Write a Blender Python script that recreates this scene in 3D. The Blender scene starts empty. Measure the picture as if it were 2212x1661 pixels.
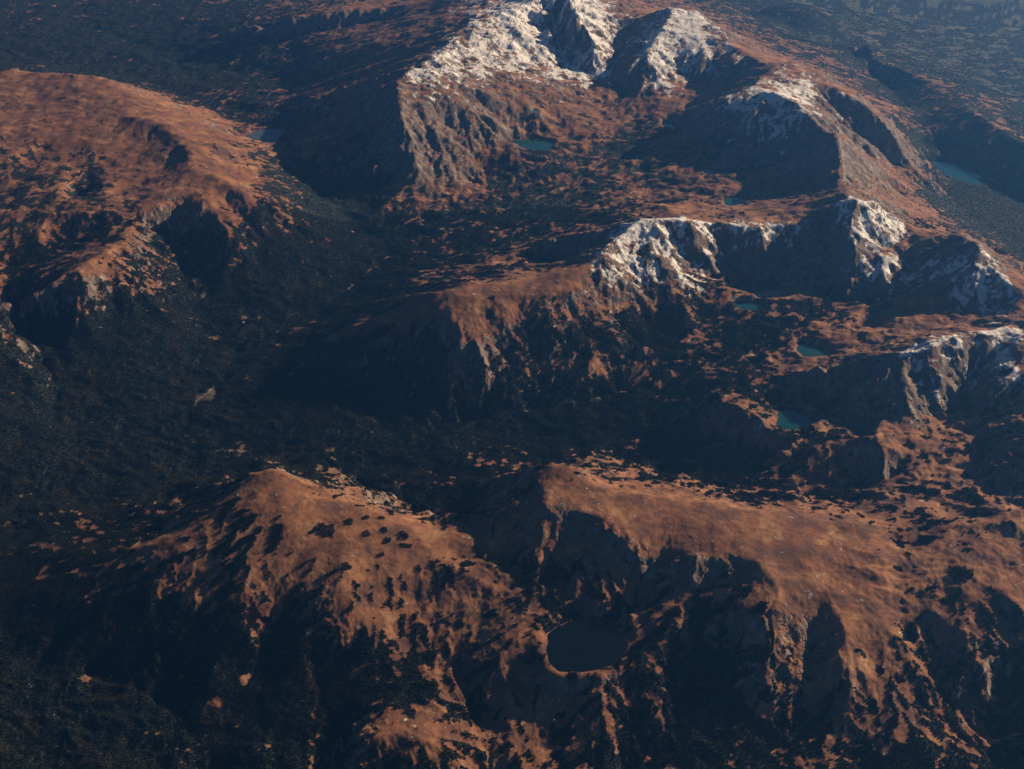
import bpy, math
import numpy as np
from mathutils import Vector, Matrix, kdtree

# ------------------------------------------------------------------ camera, sky, sun, exposure
CAM_Z = 8500.0                      # metres: an airliner's window seat
PITCH = math.radians(31.0)          # looking down
FPX, CU, CV = 2716.0, 1106.0, 830.5
SUN_AZ, SUN_EL = math.radians(26.0), math.radians(20.5)   # azimuth from +X (right) towards +Y (away)

scene = bpy.context.scene
cd = bpy.data.cameras.new('camera')
cam = bpy.data.objects.new('camera', cd)
scene.collection.objects.link(cam)
cam.location = (0, 0, CAM_Z)
cam.rotation_euler = (math.pi/2 - PITCH, 0, 0)
cd.sensor_width = 36.0
cd.lens = 36.0*FPX/2212.0
cd.clip_start, cd.clip_end = 50.0, 400000.0
scene.camera = cam

world = bpy.data.worlds.new('World')
scene.world = world
world.use_nodes = True
wn = world.node_tree
bg = wn.nodes['Background']
sky = wn.nodes.new('ShaderNodeTexSky')
sky.sky_type = 'NISHITA'
sky.sun_disc = False
sky.sun_elevation = SUN_EL
sky.sun_rotation = math.radians(90.0) - SUN_AZ
sky.altitude = 8000.0
sky.air_density = 0.6
sky.dust_density = 0.0
sky.ozone_density = 3.0
wn.links.new(sky.outputs[0], bg.inputs[0])
bg.inputs[1].default_value = 0.05

sl = bpy.data.lights.new('sun', 'SUN')
sl.energy = 5.0
sl.angle = math.radians(0.5)
sl.color = (1.0, 0.77, 0.52)
sun = bpy.data.objects.new('sun', sl)
scene.collection.objects.link(sun)
sdir = Vector((math.cos(SUN_EL)*math.cos(SUN_AZ), math.cos(SUN_EL)*math.sin(SUN_AZ), math.sin(SUN_EL)))
sun.rotation_euler = sdir.to_track_quat('Z', 'Y').to_euler()

vs = scene.view_settings
vs.view_transform = 'Standard'
vs.look = 'None'
vs.gamma = 1.0
vs.exposure = 1.18
scene.cycles.max_bounces = 4
scene.cycles.diffuse_bounces = 2
scene.cycles.volume_bounces = 0
scene.cycles.use_denoising = True

LOD = 1.0          # 1 = full terrain mesh

# ------------------------------------------------------------------ helpers
def at(u, v, z):
    """ground point seen along a bearing, at height z"""
    dx = (u - CU)
    du = (CV - v)
    dy = FPX*math.cos(PITCH) + du*math.sin(PITCH)
    dz = -FPX*math.sin(PITCH) + du*math.cos(PITCH)
    t = (z - CAM_Z)/dz
    return dx*t, dy*t, z

def P(s):
    a = [float(k) for k in s.replace(',', ' ').split()]
    return [tuple(a[i:i+3]) for i in range(0, len(a), 3)]

RID = []       # (region, points): crest lines
VAL = []       # valley lines
def R(reg, s): RID.append((reg, [at(*p) for p in P(s)]))
def V(s, reg='valley'): VAL.append((reg, [at(*p) for p in P(s)]))

# ------------------------------------------------------------------ crest lines (bearing u, v and height in metres)
# left grassy mountain
R('left', '-260 165 2050, -120 160 2080, 0 155 2100, 80 157 2120, 137 161 2140, 164 159 2160, 191 162 2150, 239 174 2110, 273 191 2070, 297 205 2040, 342 236 1980, 400 253 1930, 444 273 1880, 478 294 1830, 513 314 1780, 547 328 1720, 581 342 1650, 600 350 1620')
R('left', '239 174 2110, 250 205 2080, 225 222 2040, 154 260 1980, 103 290 1930, 58 328 1890, 0 345 1880, -80 350 1880')
R('left', '250 208 2075, 290 256 2070, 355 266 2060, 372 285 2045, 402 300 2010, 436 327 1975, 462 345 1935, 505 352 1870')
R('left', '372 285 2010, 410 340 2000, 412 362 1995, 441 369 1985, 478 390 1950, 513 409 1910, 547 414 1850, 581 431 1780, 608 455 1690, 632 489 1560, 628 512 1480')
R('left', '513 409 1910, 470 408 1910, 427 410 1900, 376 424 1880, 325 445 1840, 273 461 1800, 240 468 1790, 150 462 1800, 60 462 1800, -60 470 1780')
R('left', '427 412 1900, 445 440 1860, 478 475 1750, 530 533 1560, 548 562 1450')
R('left', '130 385 1850, 135 430 1810, 150 455 1800')
R('left', '215 385 1840, 232 415 1830, 245 440 1810, 262 458 1800')
R('left', '273 461 1800, 300 510 1700, 330 570 1520')
R('spur', '-150 640 1600, 0 655 1620, 68 638 1660, 113 617 1720, 171 582 1790, 200 562 1800, 226 545 1790, 260 520 1760, 300 490 1760')
R('spur', '226 545 1790, 262 556 1760, 280 574 1700, 297 619 1560, 306 640 1490')
R('spur', '171 584 1790, 190 605 1720, 212 628 1610, 246 662 1450, 262 690 1370')
R('spur', '113 619 1720, 137 656 1570, 170 672 1490, 191 689 1420, 212 720 1330')
R('shoulder', '-200 600 1750, -80 660 1700, 0 731 1560, 34 779 1420, 68 832 1280, 78 870 1200, 80 940 1110')
# top massif
R('massif', '1219 -60 2850, 1215 -20 2810, 1160 -2 2730, 1132 14 2690, 1090 30 2640, 1054 42 2600, 1020 56 2580, 989 70 2560, 984 88 2520, 975 105 2500, 935 128 2460, 907 142 2440, 880 160 2400, 859 178 2370, 853 200 2330, 855 222 2290, 862 246 2230, 856 262 2160, 842 284 2050, 846 310 1950, 838 350 1760, 824 392 1530')
R('massif', '862 246 2230, 890 268 2120, 920 290 2000, 948 320 1840, 985 362 1660, 1034 402 1480')
R('massif', '907 142 2440, 960 200 2280, 1010 240 2120, 1060 280 1930, 1090 300 1790')
R('massif', '1132 14 2690, 1160 30 2600, 1176 55 2480, 1182 90 2350, 1192 130 2190, 1200 142 2120')
R('massif', '1221 -10 2800, 1228 8 2740, 1242 34 2650, 1258 58 2560, 1276 79 2480, 1300 102 2370, 1322 118 2260')
R('massif', '1221 -10 2800, 1270 -12 2650, 1310 10 2500, 1337 32 2400, 1365 40 2370, 1385 42 2390, 1408 30 2530, 1430 21 2650')
R('twin', '1430 21 2650, 1456 21 2660, 1487 24 2630, 1518 40 2580, 1545 61 2530, 1569 79 2490, 1586 99 2440, 1606 116 2390, 1632 134 2400, 1658 146 2430, 1678 147 2450, 1709 166 2430, 1764 180 2380, 1798 190 2350, 1832 204 2300, 1866 221 2250, 1900 250 2150, 1930 285 2000, 1955 330 1700')
R('twin', '1456 21 2660, 1430 60 2560, 1400 100 2430, 1375 130 2300, 1350 160 2150, 1335 185 1990')
R('twin', '1700 140 2430, 1746 146 2400, 1798 170 2350, 1866 212 2240')
R('twin', '1606 116 2390, 1575 140 2300, 1552 154 2200, 1520 172 2050, 1500 190 1950')
R('dome', '1678 147 2450, 1661 158 2430, 1640 172 2420, 1617 191 2430, 1593 205 2400, 1541 221 2280, 1507 244 2130, 1476 272 1950, 1462 310 1800')
R('dome', '1617 191 2430, 1661 196 2480, 1695 206 2470, 1729 230 2420, 1757 264 2330, 1777 287 2280, 1805 293 2320, 1810 320 2330, 1811 350 2320, 1813 376 2310, 1816 405 2320, 1832 430 2440')
R('dome', '1777 290 2280, 1746 316 2050, 1712 332 1960, 1678 352 1850, 1655 365 1790')
R('dome', '1805 293 2320, 1850 330 2130, 1895 375 1880, 1940 430 1600')
# snow peak and its wings
R('horn', '1813 400 2310, 1832 430 2440, 1848 436 2480, 1862 438 2470, 1900 462 2330, 1940 484 2210, 1979 497 2120, 2010 507 2150, 2054 505 2260, 2098 522 2330, 2112 538 2370, 2118 550 2370, 2150 590 2250, 2174 627 2180, 2212 654 2120, 2300 690 2080')
R('horn', '1836 432 2450, 1828 460 2380, 1836 500 2260, 1846 530 2170, 1842 556 2080, 1815 584 1950, 1790 605 1850')
R('horn', '2118 550 2370, 2105 570 2290, 2088 585 2220, 2044 616 2080, 2010 652 1960, 1985 672 1900')
R('horn', '1979 497 2120, 1940 530 2100, 1915 565 2080, 1900 600 2000, 1884 626 1880, 1868 645 1800')
R('horn', '2054 505 2260, 2130 535 2300, 2167 562 2200, 2212 584 2080, 2300 630 1900')
R('horn', '1862 438 2470, 1900 440 2300, 1950 470 2000, 2000 500 1750')
# middle ridge
R('middle', '1832 434 2440, 1800 468 2300, 1770 482 2230, 1720 488 2190, 1680 489 2180, 1640 490 2180, 1590 490 2190, 1540 488 2200, 1500 484 2230, 1470 477 2260, 1430 474 2290, 1390 475 2290, 1360 490 2260, 1330 515 2210, 1300 545 2170, 1278 572 2120')
R('nose', '1278 572 2120, 1240 585 2070, 1200 597 2040, 1150 604 2020, 1100 610 2010, 1050 615 2010, 1000 622 2010, 960 627 2000, 928 633 1970, 905 642 1920, 888 655 1870, 860 690 1750, 825 728 1640, 775 765 1500, 720 800 1330, 680 830 1200')
R('nose', '905 642 1920, 860 668 1830, 800 692 1690, 740 714 1540, 680 736 1370, 640 752 1240')
R('nose', '930 636 1970, 960 665 1935, 985 690 1890, 1005 710 1840, 1025 735 1770, 1040 762 1680, 1055 800 1540, 1072 845 1360')
R('nose', '960 640 1985, 1000 650 1970, 1100 643 1975, 1200 632 2000, 1250 620 2020')
R('middle', '1390 475 2290, 1344 481 2200, 1290 492 2080, 1207 515 1880, 1150 542 1680, 1165 575 1560')
R('middle', '1300 545 2170, 1320 600 1980, 1350 650 1800, 1385 695 1660')
R('nose', '1240 622 2020, 1250 660 1880, 1280 710 1720')
R('nose', '1150 640 1985, 1130 690 1830, 1110 730 1700, 1095 775 1540')
R('middle', '1590 490 2190, 1590 530 2050, 1565 570 1850')
R('middle', '1500 484 2230, 1520 560 1950, 1545 600 1780')
# right ridge with two cirques
R('cirques', '2420 640 2250, 2300 670 2220, 2212 690 2180, 2181 703 2160, 2140 717 2150, 2088 728 2140, 2044 736 2130, 2017 746 2120, 1986 760 2110, 1965 763 2090, 1920 765 2040, 1883 767 2000, 1849 780 1950, 1798 800 1870, 1747 811 1790, 1702 815 1720, 1685 835 1670')
R('cirques', '1975 762 2100, 1970 795 2010, 1955 830 1920, 1925 858 1830, 1914 890 1770, 1908 920 1720')
R('cirques', '2030 742 2130, 2040 780 2060, 2040 820 1960, 2020 860 1840, 1995 898 1740')
R('cirques', '2300 700 2200, 2212 770 2100, 2175 815 1990, 2140 870 1850')
R('cirques', '1531 844 1700, 1569 868 1720, 1600 884 1720, 1627 899 1710, 1655 918 1710, 1678 934 1700, 1709 950 1680, 1760 938 1650')
R('cirques', '1895 915 1740, 1885 950 1730, 1904 978 1730, 1913 1008 1700, 1898 1036 1620')
R('cirques', '2400 860 2050, 2260 890 2000, 2212 915 1950, 2190 960 1890, 2172 1010 1840, 2150 1045 1740')
R('cirques', '2400 990 1980, 2260 1010 1930, 2212 1030 1880, 2172 1048 1820, 2140 1070 1740')
# foreground ridges
R('knoll', '-80 1340 1250, 20 1305 1330, 100 1268 1410, 164 1237 1480, 239 1205 1560, 342 1172 1660, 410 1138 1730, 470 1090 1800, 515 1050 1840, 533 1032 1875, 560 1016 1900, 590 1010 1910, 622 1020 1890, 649 1036 1865, 690 1068 1820, 729 1088 1805, 797 1098 1790, 842 1115 1780, 893 1142 1765, 912 1176 1745, 948 1212 1720, 985 1200 1700, 1030 1165 1740')
R('knoll', '948 1214 1720, 1000 1232 1705, 1040 1255 1675, 1075 1300 1620, 1120 1380 1565')
R('knoll', '729 1090 1805, 745 1150 1790, 745 1210 1760, 740 1260 1710, 730 1320 1630, 720 1400 1500')
R('knoll', '842 1117 1780, 850 1160 1762, 860 1205 1735, 850 1240 1690, 850 1300 1600')
R('knoll', '590 1012 1910, 610 1080 1865, 620 1150 1800, 610 1220 1720, 580 1300 1600, 550 1380 1460, 520 1460 1320')
R('knoll', '575 1030 1895, 560 1080 1860, 530 1150 1780, 480 1230 1670, 430 1320 1530, 390 1400 1410')
R('brown', '1030 1165 1740, 1079 1108 1840, 1110 1060 1930, 1140 1020 2010, 1165 1003 2050, 1190 996 2080, 1215 998 2080, 1250 1018 2050, 1290 1052 2000, 1330 1062 1990, 1400 1070 1990, 1450 1074 1985, 1500 1083 1975, 1550 1090 1965, 1593 1095 1955, 1647 1107 1945, 1716 1120 1930, 1764 1120 1925, 1798 1126 1920, 1859 1137 1905, 1893 1140 1890, 1924 1162 1850, 1936 1178 1820')
R('brown', '1190 1000 2080, 1180 1040 2010, 1170 1075 1990, 1177 1090 1975, 1242 1107 1965, 1310 1128 1955, 1344 1142 1950, 1356 1165 1935, 1362 1190 1900, 1358 1215 1830')
R('brown', '1500 1090 1972, 1540 1140 1955, 1590 1180 1940, 1625 1208 1930, 1648 1226 1920, 1655 1245 1905')
R('brown', '1625 1208 1930, 1560 1203 1920, 1500 1203 1900, 1455 1212 1860, 1440 1230 1800')
R('brown', '1655 1245 1905, 1690 1265 1880, 1680 1300 1850, 1645 1322 1830, 1659 1365 1770, 1660 1420 1690, 1662 1470 1610, 1660 1520 1510, 1655 1600 1390')
R('brown', '1645 1322 1830, 1590 1330 1790, 1540 1345 1720, 1500 1370 1640')
R('brown', '1716 1122 1930, 1750 1200 1905, 1800 1290 1840, 1830 1380 1750, 1840 1470 1630, 1850 1560 1490, 1855 1661 1350')
R('right', '1936 1178 1820, 1986 1162 1850, 2037 1138 1900, 2100 1125 1940, 2174 1115 1970, 2212 1104 1990, 2350 1080 2050')
R('right', '2037 1140 1900, 2060 1200 1880, 2105 1255 1850, 2140 1272 1840, 2170 1294 1825, 2212 1326 1790, 2300 1380 1700, 2380 1440 1600')
R('right', '2000 1250 1835, 2010 1330 1765, 2050 1400 1660, 2090 1480 1540')
R('low', '780 1600 1420, 820 1585 1445, 860 1578 1450, 900 1590 1445, 940 1606 1420, 975 1640 1350, 1000 1700 1240')
R('low', '1130 1480 1450, 1180 1560 1380, 1200 1661 1270')
# low ridges in the plain to the right
R('outlier', '1800 110 1050, 1846 90 1400, 1866 82 1480, 1878 108 1420, 1900 136 1380, 1945 150 1370, 1979 166 1370, 2020 177 1380, 2051 181 1390, 2070 198 1400, 2088 212 1420, 2120 230 1400, 2180 268 1300, 2240 300 1180')
R('outlier', '2070 198 1400, 2082 232 1480, 2123 255 1460, 2174 286 1440, 2212 312 1420, 2300 370 1350')
R('outlier', '2082 232 1480, 2037 250 1380, 1989 267 1300')
R('far', '1620 45 900, 1680 18 1150, 1730 8 1230, 1775 20 1150, 1820 55 900')
R('far', '1500 -10 1300, 1560 5 1500, 1600 40 1400, 1680 95 1500, 1710 130 1700')
# plateau at upper left
R('plateau', '520 52 1780, 560 48 1860, 600 43 1920, 649 35 1980, 700 32 2010, 756 24 2040, 800 22 2060, 860 15 2120, 930 0 2250, 1000 -20 2450, 1080 -50 2600')
R('plateau', '1000 28 2450, 960 35 2390, 900 60 2270, 831 85 2120, 780 105 2000, 720 120 1860, 680 128 1700')
R('plateau', '907 138 2440, 860 150 2370, 830 158 2290, 780 180 2130, 729 203 1960, 680 215 1790, 650 222 1640')
R('plateau', '855 190 2345, 820 200 2250, 780 218 2110, 750 245 1980, 743 268 1880, 735 285 1780')
R('pass', '842 284 2050, 800 298 1930, 773 308 1860, 740 312 1780, 700 311 1700, 660 314 1640, 622 318 1590, 605 345 1610')
R('pass', '640 240 1560, 665 265 1540, 650 300 1560')

# ------------------------------------------------------------------ valley lines
V('340 302 1945, 290 320 1875, 230 342 1805, 190 372 1745, 167 415 1660, 175 435 1660', 'left')
V('390 330 1920, 350 360 1850, 300 400 1780, 250 430 1740', 'left')
V('100 320 1830, 60 380 1740, 0 420 1680, -80 430 1650', 'left')
V('376 458 1740, 378 485 1620, 400 520 1500, 430 580 1380', 'left')
V('200 500 1660, 120 540 1560, 0 590 1450', 'left')
V('500 447 1770, 540 482 1640, 575 527 1450', 'left')
V('330 500 1600, 360 570 1430', 'left')
V('90 210 2030, 40 235 1980, -60 245 1950', 'left')
V('1640 770 1640, 1550 800 1560, 1450 830 1470, 1300 855 1370, 1150 885 1250, 1000 912 1180, 800 945 1120, 600 965 1080, 400 995 1050, 150 1060 1020, -100 1100 1000, -400 1150 980')
V('1300 345 1650, 1250 400 1540, 1150 440 1450, 1000 480 1380, 870 540 1300, 760 620 1230, 640 700 1170, 520 780 1110, 420 870 1070, 300 955 1040, 200 1030 1025')
V('0 650 1350, 60 720 1250, 110 800 1170, 150 900 1080, 180 1000 1035')
V('400 560 1330, 430 640 1250, 480 740 1140')
V('640 338 1520, 680 380 1430, 720 430 1360, 790 500 1290, 850 545 1300')
V('1969 1018 1620, 1880 1052 1560, 1800 1062 1500, 1600 1055 1420, 1450 1012 1340, 1300 970 1250, 1150 945 1200, 1000 925 1180')
V('2080 1000 1660, 2020 1040 1640, 1969 1018 1620')
V('2060 930 1690, 2010 970 1650, 1969 1018 1620')
V('-400 120 1100, -100 125 1120, 0 128 1130, 150 138 1140, 300 172 1170, 400 215 1220, 480 248 1300, 540 275 1400')
V('-300 30 1250, 0 20 1250, 200 60 1180, 350 120 1170, 470 150 1250, 600 170 1350, 650 190 1450')
V('530 80 1480, 600 85 1580, 680 72 1700, 760 62 1780, 840 45 1900')
V('640 140 1480, 720 152 1700, 800 132 1970, 870 105 2180')
V('600 240 1420, 660 238 1600, 714 229 1740, 790 205 2020')
V('810 240 2040, 780 275 1850, 725 292 1680')
# massif basins
V('1208 5 2640, 1204 40 2420, 1202 80 2260, 1215 120 2140, 1240 160 2050, 1275 190 1970, 1310 230 1850, 1330 260 1760, 1290 290 1710')
V('1350 70 2260, 1340 110 2160, 1325 150 2060, 1320 190 1950')
V('1110 300 1740, 1150 305 1720, 1210 300 1720, 1280 300 1700, 1330 330 1650')
V('1440 200 1990, 1410 250 1840, 1400 290 1740, 1360 340 1650')
V('1590 160 2180, 1570 178 2080, 1520 200 1980, 1480 240 1850')
V('1800 230 2150, 1830 262 2030, 1880 310 1800, 1930 370 1480')
V('1640 362 1760, 1600 368 1745, 1573 370 1740, 1500 372 1720, 1440 380 1680, 1380 370 1620')
V('1490 330 1770, 1470 350 1740')
V('1750 412 1790, 1710 425 1760, 1650 400 1740, 1586 435 1730, 1500 430 1680, 1350 440 1560, 1200 460 1470')
V('1440 460 1990, 1350 462 1800, 1250 480 1680, 1120 510 1500, 1050 540 1430')
V('1250 560 1830, 1210 555 1700, 1180 565 1580')
# south of the middle ridge
V('1780 645 1770, 1700 640 1750, 1640 622 1740, 1620 662 1720, 1560 690 1660, 1450 730 1580, 1350 780 1480')
V('1560 520 2050, 1600 590 1780, 1625 620 1740')
V('1960 540 2080, 1975 590 1960, 1930 630 1880, 1880 660 1790, 1800 660 1760, 1700 680 1720, 1640 720 1660')
V('2160 660 2020, 2080 690 1960, 2000 705 1900, 1900 735 1840, 1800 750 1760, 1750 757 1720, 1660 770 1660')
V('1900 700 1830, 1840 700 1780, 1780 715 1750')
V('1760 860 1560, 1800 910 1560, 1850 935 1600, 1890 925 1700')
V('1716 905 1600, 1700 890 1600, 1680 870 1610')
V('2110 760 2020, 2090 810 1850, 2090 870 1740, 2050 930 1690')
V('1700 985 1480, 1600 960 1480, 1500 920 1440, 1400 920 1340')
V('1850 1000 1560, 1860 1040 1540')
V('2130 960 1720, 2120 1010 1670, 2080 1030 1650')
V('1120 800 1470, 1200 785 1540, 1300 770 1590, 1400 745 1630')
V('930 750 1640, 980 830 1430, 1040 890 1260')
V('830 805 1380, 850 870 1220, 900 920 1150')
# foreground bowls
V('1240 1155 1860, 1220 1200 1780, 1200 1260 1690, 1230 1330 1600, 1262 1395 1570')
V('1310 1180 1840, 1300 1235 1740, 1290 1300 1640, 1270 1350 1575')
V('1060 1200 1700, 1090 1240 1660, 1130 1300 1610, 1170 1350 1575')
V('1560 1265 1790, 1480 1278 1730, 1400 1310 1650, 1330 1370 1580')
V('1410 1240 1770, 1350 1310 1640')
V('1600 1400 1570, 1550 1450 1500, 1480 1530 1420, 1400 1600 1340, 1350 1720 1240')
V('1262 1440 1565, 1300 1490 1500, 1330 1560 1420, 1330 1661 1310')
V('1910 1215 1845, 1924 1265 1805, 1934 1333 1740, 1986 1419 1640, 2037 1487 1530, 2105 1572 1400, 2180 1680 1270')
V('2212 1390 1690, 2170 1430 1610, 2140 1500 1490')
V('1745 1370 1690, 1745 1450 1570, 1720 1600 1380')
V('900 1290 1600, 910 1350 1530, 960 1450 1420, 1030 1560 1320, 1060 1680 1220')
V('640 1370 1490, 680 1450 1380, 720 1600 1230, 740 1720 1130')
V('330 1330 1450, 380 1430 1340, 420 1560 1210, 450 1700 1100')
V('-100 1430 1180, 0 1430 1200, 150 1460 1210, 300 1500 1210, 400 1570 1190')
V('1060 1090 1420, 960 1120 1380, 860 1075 1250, 780 1040 1150, 720 1000 1100')
V('640 1000 1090, 540 985 1080, 430 1030 1060')
V('420 1060 1400, 350 1075 1200')
# right lowland and forest flanks
V('2300 620 1300, 2212 560 1250, 2100 470 1100, 2040 420 1050, 2068 372 1040, 2000 340 1120, 1950 300 1350', 'lowland')
V('1990 300 1180, 2030 330 1080, 2068 365 1040', 'lowland')
V('2212 420 950, 2350 500 900', 'lowland')
V('1700 60 900, 1780 100 900, 1850 130 1000, 1920 190 1150, 1960 240 1220', 'lowland')
V('2212 220 800, 2080 150 800, 1980 100 800, 1850 40 800, 1700 -10 850', 'lowland')
V('2400 100 700, 2212 60 720, 2000 20 740, 1850 -20 760', 'lowland')
V('1450 -40 1200, 1600 -20 900, 1760 -30 800', 'lowland')
V('-300 -60 1200, 200 -60 1200, 600 -40 1300, 850 -60 1500, 1000 -90 1600', 'lowland')
# far frame
for th in np.linspace(-1.1, 1.1, 12):
    VAL.append(('lowland', [(60000*math.sin(th+d), 60000*math.cos(th+d), 700.0) for d in (-0.1, 0.0, 0.1)]))
    VAL.append(('lowland', [(88000*math.sin(th+d), 88000*math.cos(th+d), 600.0) for d in (-0.1, 0.0, 0.1)]))

# lakes: bearing, height, half sizes in metres (across, along), turn
LAKES = [
 ('round',   1262, 1395, 1570, 300, 300, 0.1, 'round dark tarn below the brown foreground ridge', 1),
 ('tealbig', 1640,  622, 1740, 250, 250, -0.3, 'larger teal tarn at the foot of the shaded snow peak wall', 2),
 ('teals',   1620,  662, 1720, 165, 120, 0.1, 'small teal tarn just below the larger teal one', 3),
 ('ring',    1752,  757, 1720, 170, 130, 0.0, 'teal tarn in a ring-shaped moraine above the right cirque', 4),
 ('corrie',  1712,  908, 1600, 190, 150, 0.6, 'dim tarn behind the low orange ridge at right', 5),
 ('domel',   1573,  370, 1740, 340, 130, 0.1, 'long dark green lake under the shaded dome cirque', 6),
 ('midtarn', 1586,  435, 1730, 150, 150, 0.3, 'small dark teal tarn on the orange shelf', 7),
 ('massl',   1150,  312, 1715, 310, 230, -0.35, 'teal lake at the foot of the tall snowy massif', 8),
 ('twinl',   1449,  272, 1800,  95, 190, 0.3, 'small teal tarn below the twin snow summit', 9),
 ('pond',    1157,  241, 1960,  60,  90, 0.2, 'tiny pale pond high on the massif face', 10),
 ('passl',    572,  294, 1440, 300, 330, -0.35, 'grey blue lake beside the pass at left', 11),
 ('dimtarn',  714,  229, 1740, 130, 130, 0.1, 'faint blue tarn among the wooded humps left of the massif', 12),
 ('lowl',    2068,  372, 1040, 210, 520, 0.5, 'hazy green reservoir beyond the right ridge', 13),
]
LK = []
for l in LAKES:
    x, y, z = at(l[1], l[2], l[3])
    LK.append(dict(x=x, y=y, z=z, a=l[4], b=l[5], rot=l[6], label=l[7], seed=l[8]))

def lake_d(lk, x, y):
    """normalised radius: 1 at the shoreline"""
    c, s = math.cos(lk['rot']), math.sin(lk['rot'])
    dx, dy = x - lk['x'], y - lk['y']
    p, q = (dx*c + dy*s)/lk['a'], (-dx*s + dy*c)/lk['b']
    ang = np.arctan2(q, p)
    k = lk['seed']
    w = 1 + (0.6 if k == 1 else 1.0)*(0.10*np.sin(2*ang + k) + 0.10*np.sin(3*ang + 2.1*k) + 0.06*np.sin(5*ang + 1.3*k) + 0.03*np.sin(9*ang + 3.7*k) + 0.02*np.sin(14*ang + 1.7*k))
    return np.hypot(p, q)/w

# ------------------------------------------------------------------ height raster in (bearing, log range): Laplace's equation is unchanged by that map
DS = 0.002
TH0, TH1 = -1.12, 1.12
L0, L1 = math.log(4200.0), math.log(92000.0)
NT = int((TH1 - TH0)/DS) + 1
NL = int((L1 - L0)/DS) + 1

csum = np.zeros((NL, NT)); cw = np.zeros((NL, NT))
lines_for_regions = []
def stamp(x, y, z, w):
    th = np.arctan2(x, y); l = np.log(np.hypot(x, y))
    i = np.rint((l - L0)/DS).astype(int); j = np.rint((th - TH0)/DS).astype(int)
    ok = (i >= 0) & (i < NL) & (j >= 0) & (j < NT)
    np.add.at(csum, (i[ok], j[ok]), z[ok]*w); np.add.at(cw, (i[ok], j[ok]), w)
for kind, L in (('r', RID), ('v', VAL)):
    for reg, pts in L:
        X, Y, Z = [], [], []
        for a, b in zip(pts[:-1], pts[1:]):
            d = math.hypot(b[0]-a[0], b[1]-a[1]); step = 0.0012*math.hypot(a[0], a[1])
            n = max(2, int(d/step)+1)
            t = np.linspace(0, 1, n)
            X.append(a[0]+(b[0]-a[0])*t); Y.append(a[1]+(b[1]-a[1])*t); Z.append(a[2]+(b[2]-a[2])*t)
        X, Y, Z = np.concatenate(X), np.concatenate(Y), np.concatenate(Z)
        stamp(X, Y, Z, 3.0 if kind == 'r' else 1.0)
        lines_for_regions.append((reg, kind, X[::6], Y[::6], Z[::6]))
iy, ix = np.mgrid[0:NL, 0:NT]
rr = np.exp(L0 + np.arange(NL)*DS)
GX = rr[:, None]*np.sin(TH0 + np.arange(NT)*DS)[None, :]
GY = rr[:, None]*np.cos(TH0 + np.arange(NT)*DS)[None, :]
for lk in LK:
    near = np.nonzero(np.hypot(GX-lk['x'], GY-lk['y']) < 1.5*max(lk['a'], lk['b']))
    m = lake_d(lk, GX[near], GY[near]) < 1.08
    csum[near[0][m], near[1][m]] = lk['z']; cw[near[0][m], near[1][m]] = 1.0

def solve():
    levels = []
    s, w = csum, cw
    levels.append((s, w))
    while min(s.shape) > 24:
        a, b = (s.shape[0]+1)//2*2, (s.shape[1]+1)//2*2
        s2 = np.zeros((a, b)); w2 = np.zeros((a, b))
        s2[:s.shape[0], :s.shape[1]] = s; w2[:s.shape[0], :s.shape[1]] = w
        s = s2.reshape(a//2, 2, b//2, 2).sum((1, 3)); w = w2.reshape(a//2, 2, b//2, 2).sum((1, 3))
        levels.append((s, w))
    h = None
    for k, (s, w) in enumerate(reversed(levels)):
        fix = w > 0
        val = np.where(fix, s/np.maximum(w, 1e-9), 0)
        if h is None:
            h = np.full(s.shape, val[fix].mean())
        else:
            h = h.repeat(2, 0).repeat(2, 1)[:s.shape[0], :s.shape[1]]
            p = np.pad(h, 1, mode='edge')
            h = (p[:-2, 1:-1]+p[2:, 1:-1]+p[1:-1, :-2]+p[1:-1, 2:]+2*h)/6
        h[fix] = val[fix]
        n = 300 if h.size < 60000 else (120 if h.size < 300000 else 50)
        for _ in range(n):
            p = np.pad(h, 1, mode='edge')
            h = 0.25*(p[:-2, 1:-1]+p[2:, 1:-1]+p[1:-1, :-2]+p[1:-1, 2:])
            h[fix] = val[fix]
    return h
H = solve()

def blur(a, n):
    for _ in range(n):
        p = np.pad(a, ((1, 1), (0, 0)), mode='edge'); a = 0.25*p[:-2]+0.5*a+0.25*p[2:]
        p = np.pad(a, ((0, 0), (1, 1)), mode='edge'); a = 0.25*p[:, :-2]+0.5*a+0.25*p[:, 2:]
    return a
Hs = blur(H, 1)
Hb = blur(Hs, 14)
# soften the grassy hills, keep the rocky crests sharp
def region_soft(x, y):
    return np.zeros_like(x)

def sample(F, x, y):
    th = np.arctan2(x, y); l = np.log(np.hypot(x, y))
    fi = np.clip((l - L0)/DS, 0, NL-1.001); fj = np.clip((th - TH0)/DS, 0, NT-1.001)
    i = fi.astype(int); j = fj.astype(int); a = fi-i; b = fj-j
    return (F[i, j]*(1-a)*(1-b) + F[i+1, j]*a*(1-b) + F[i, j+1]*(1-a)*b + F[i+1, j+1]*a*b)

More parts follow.
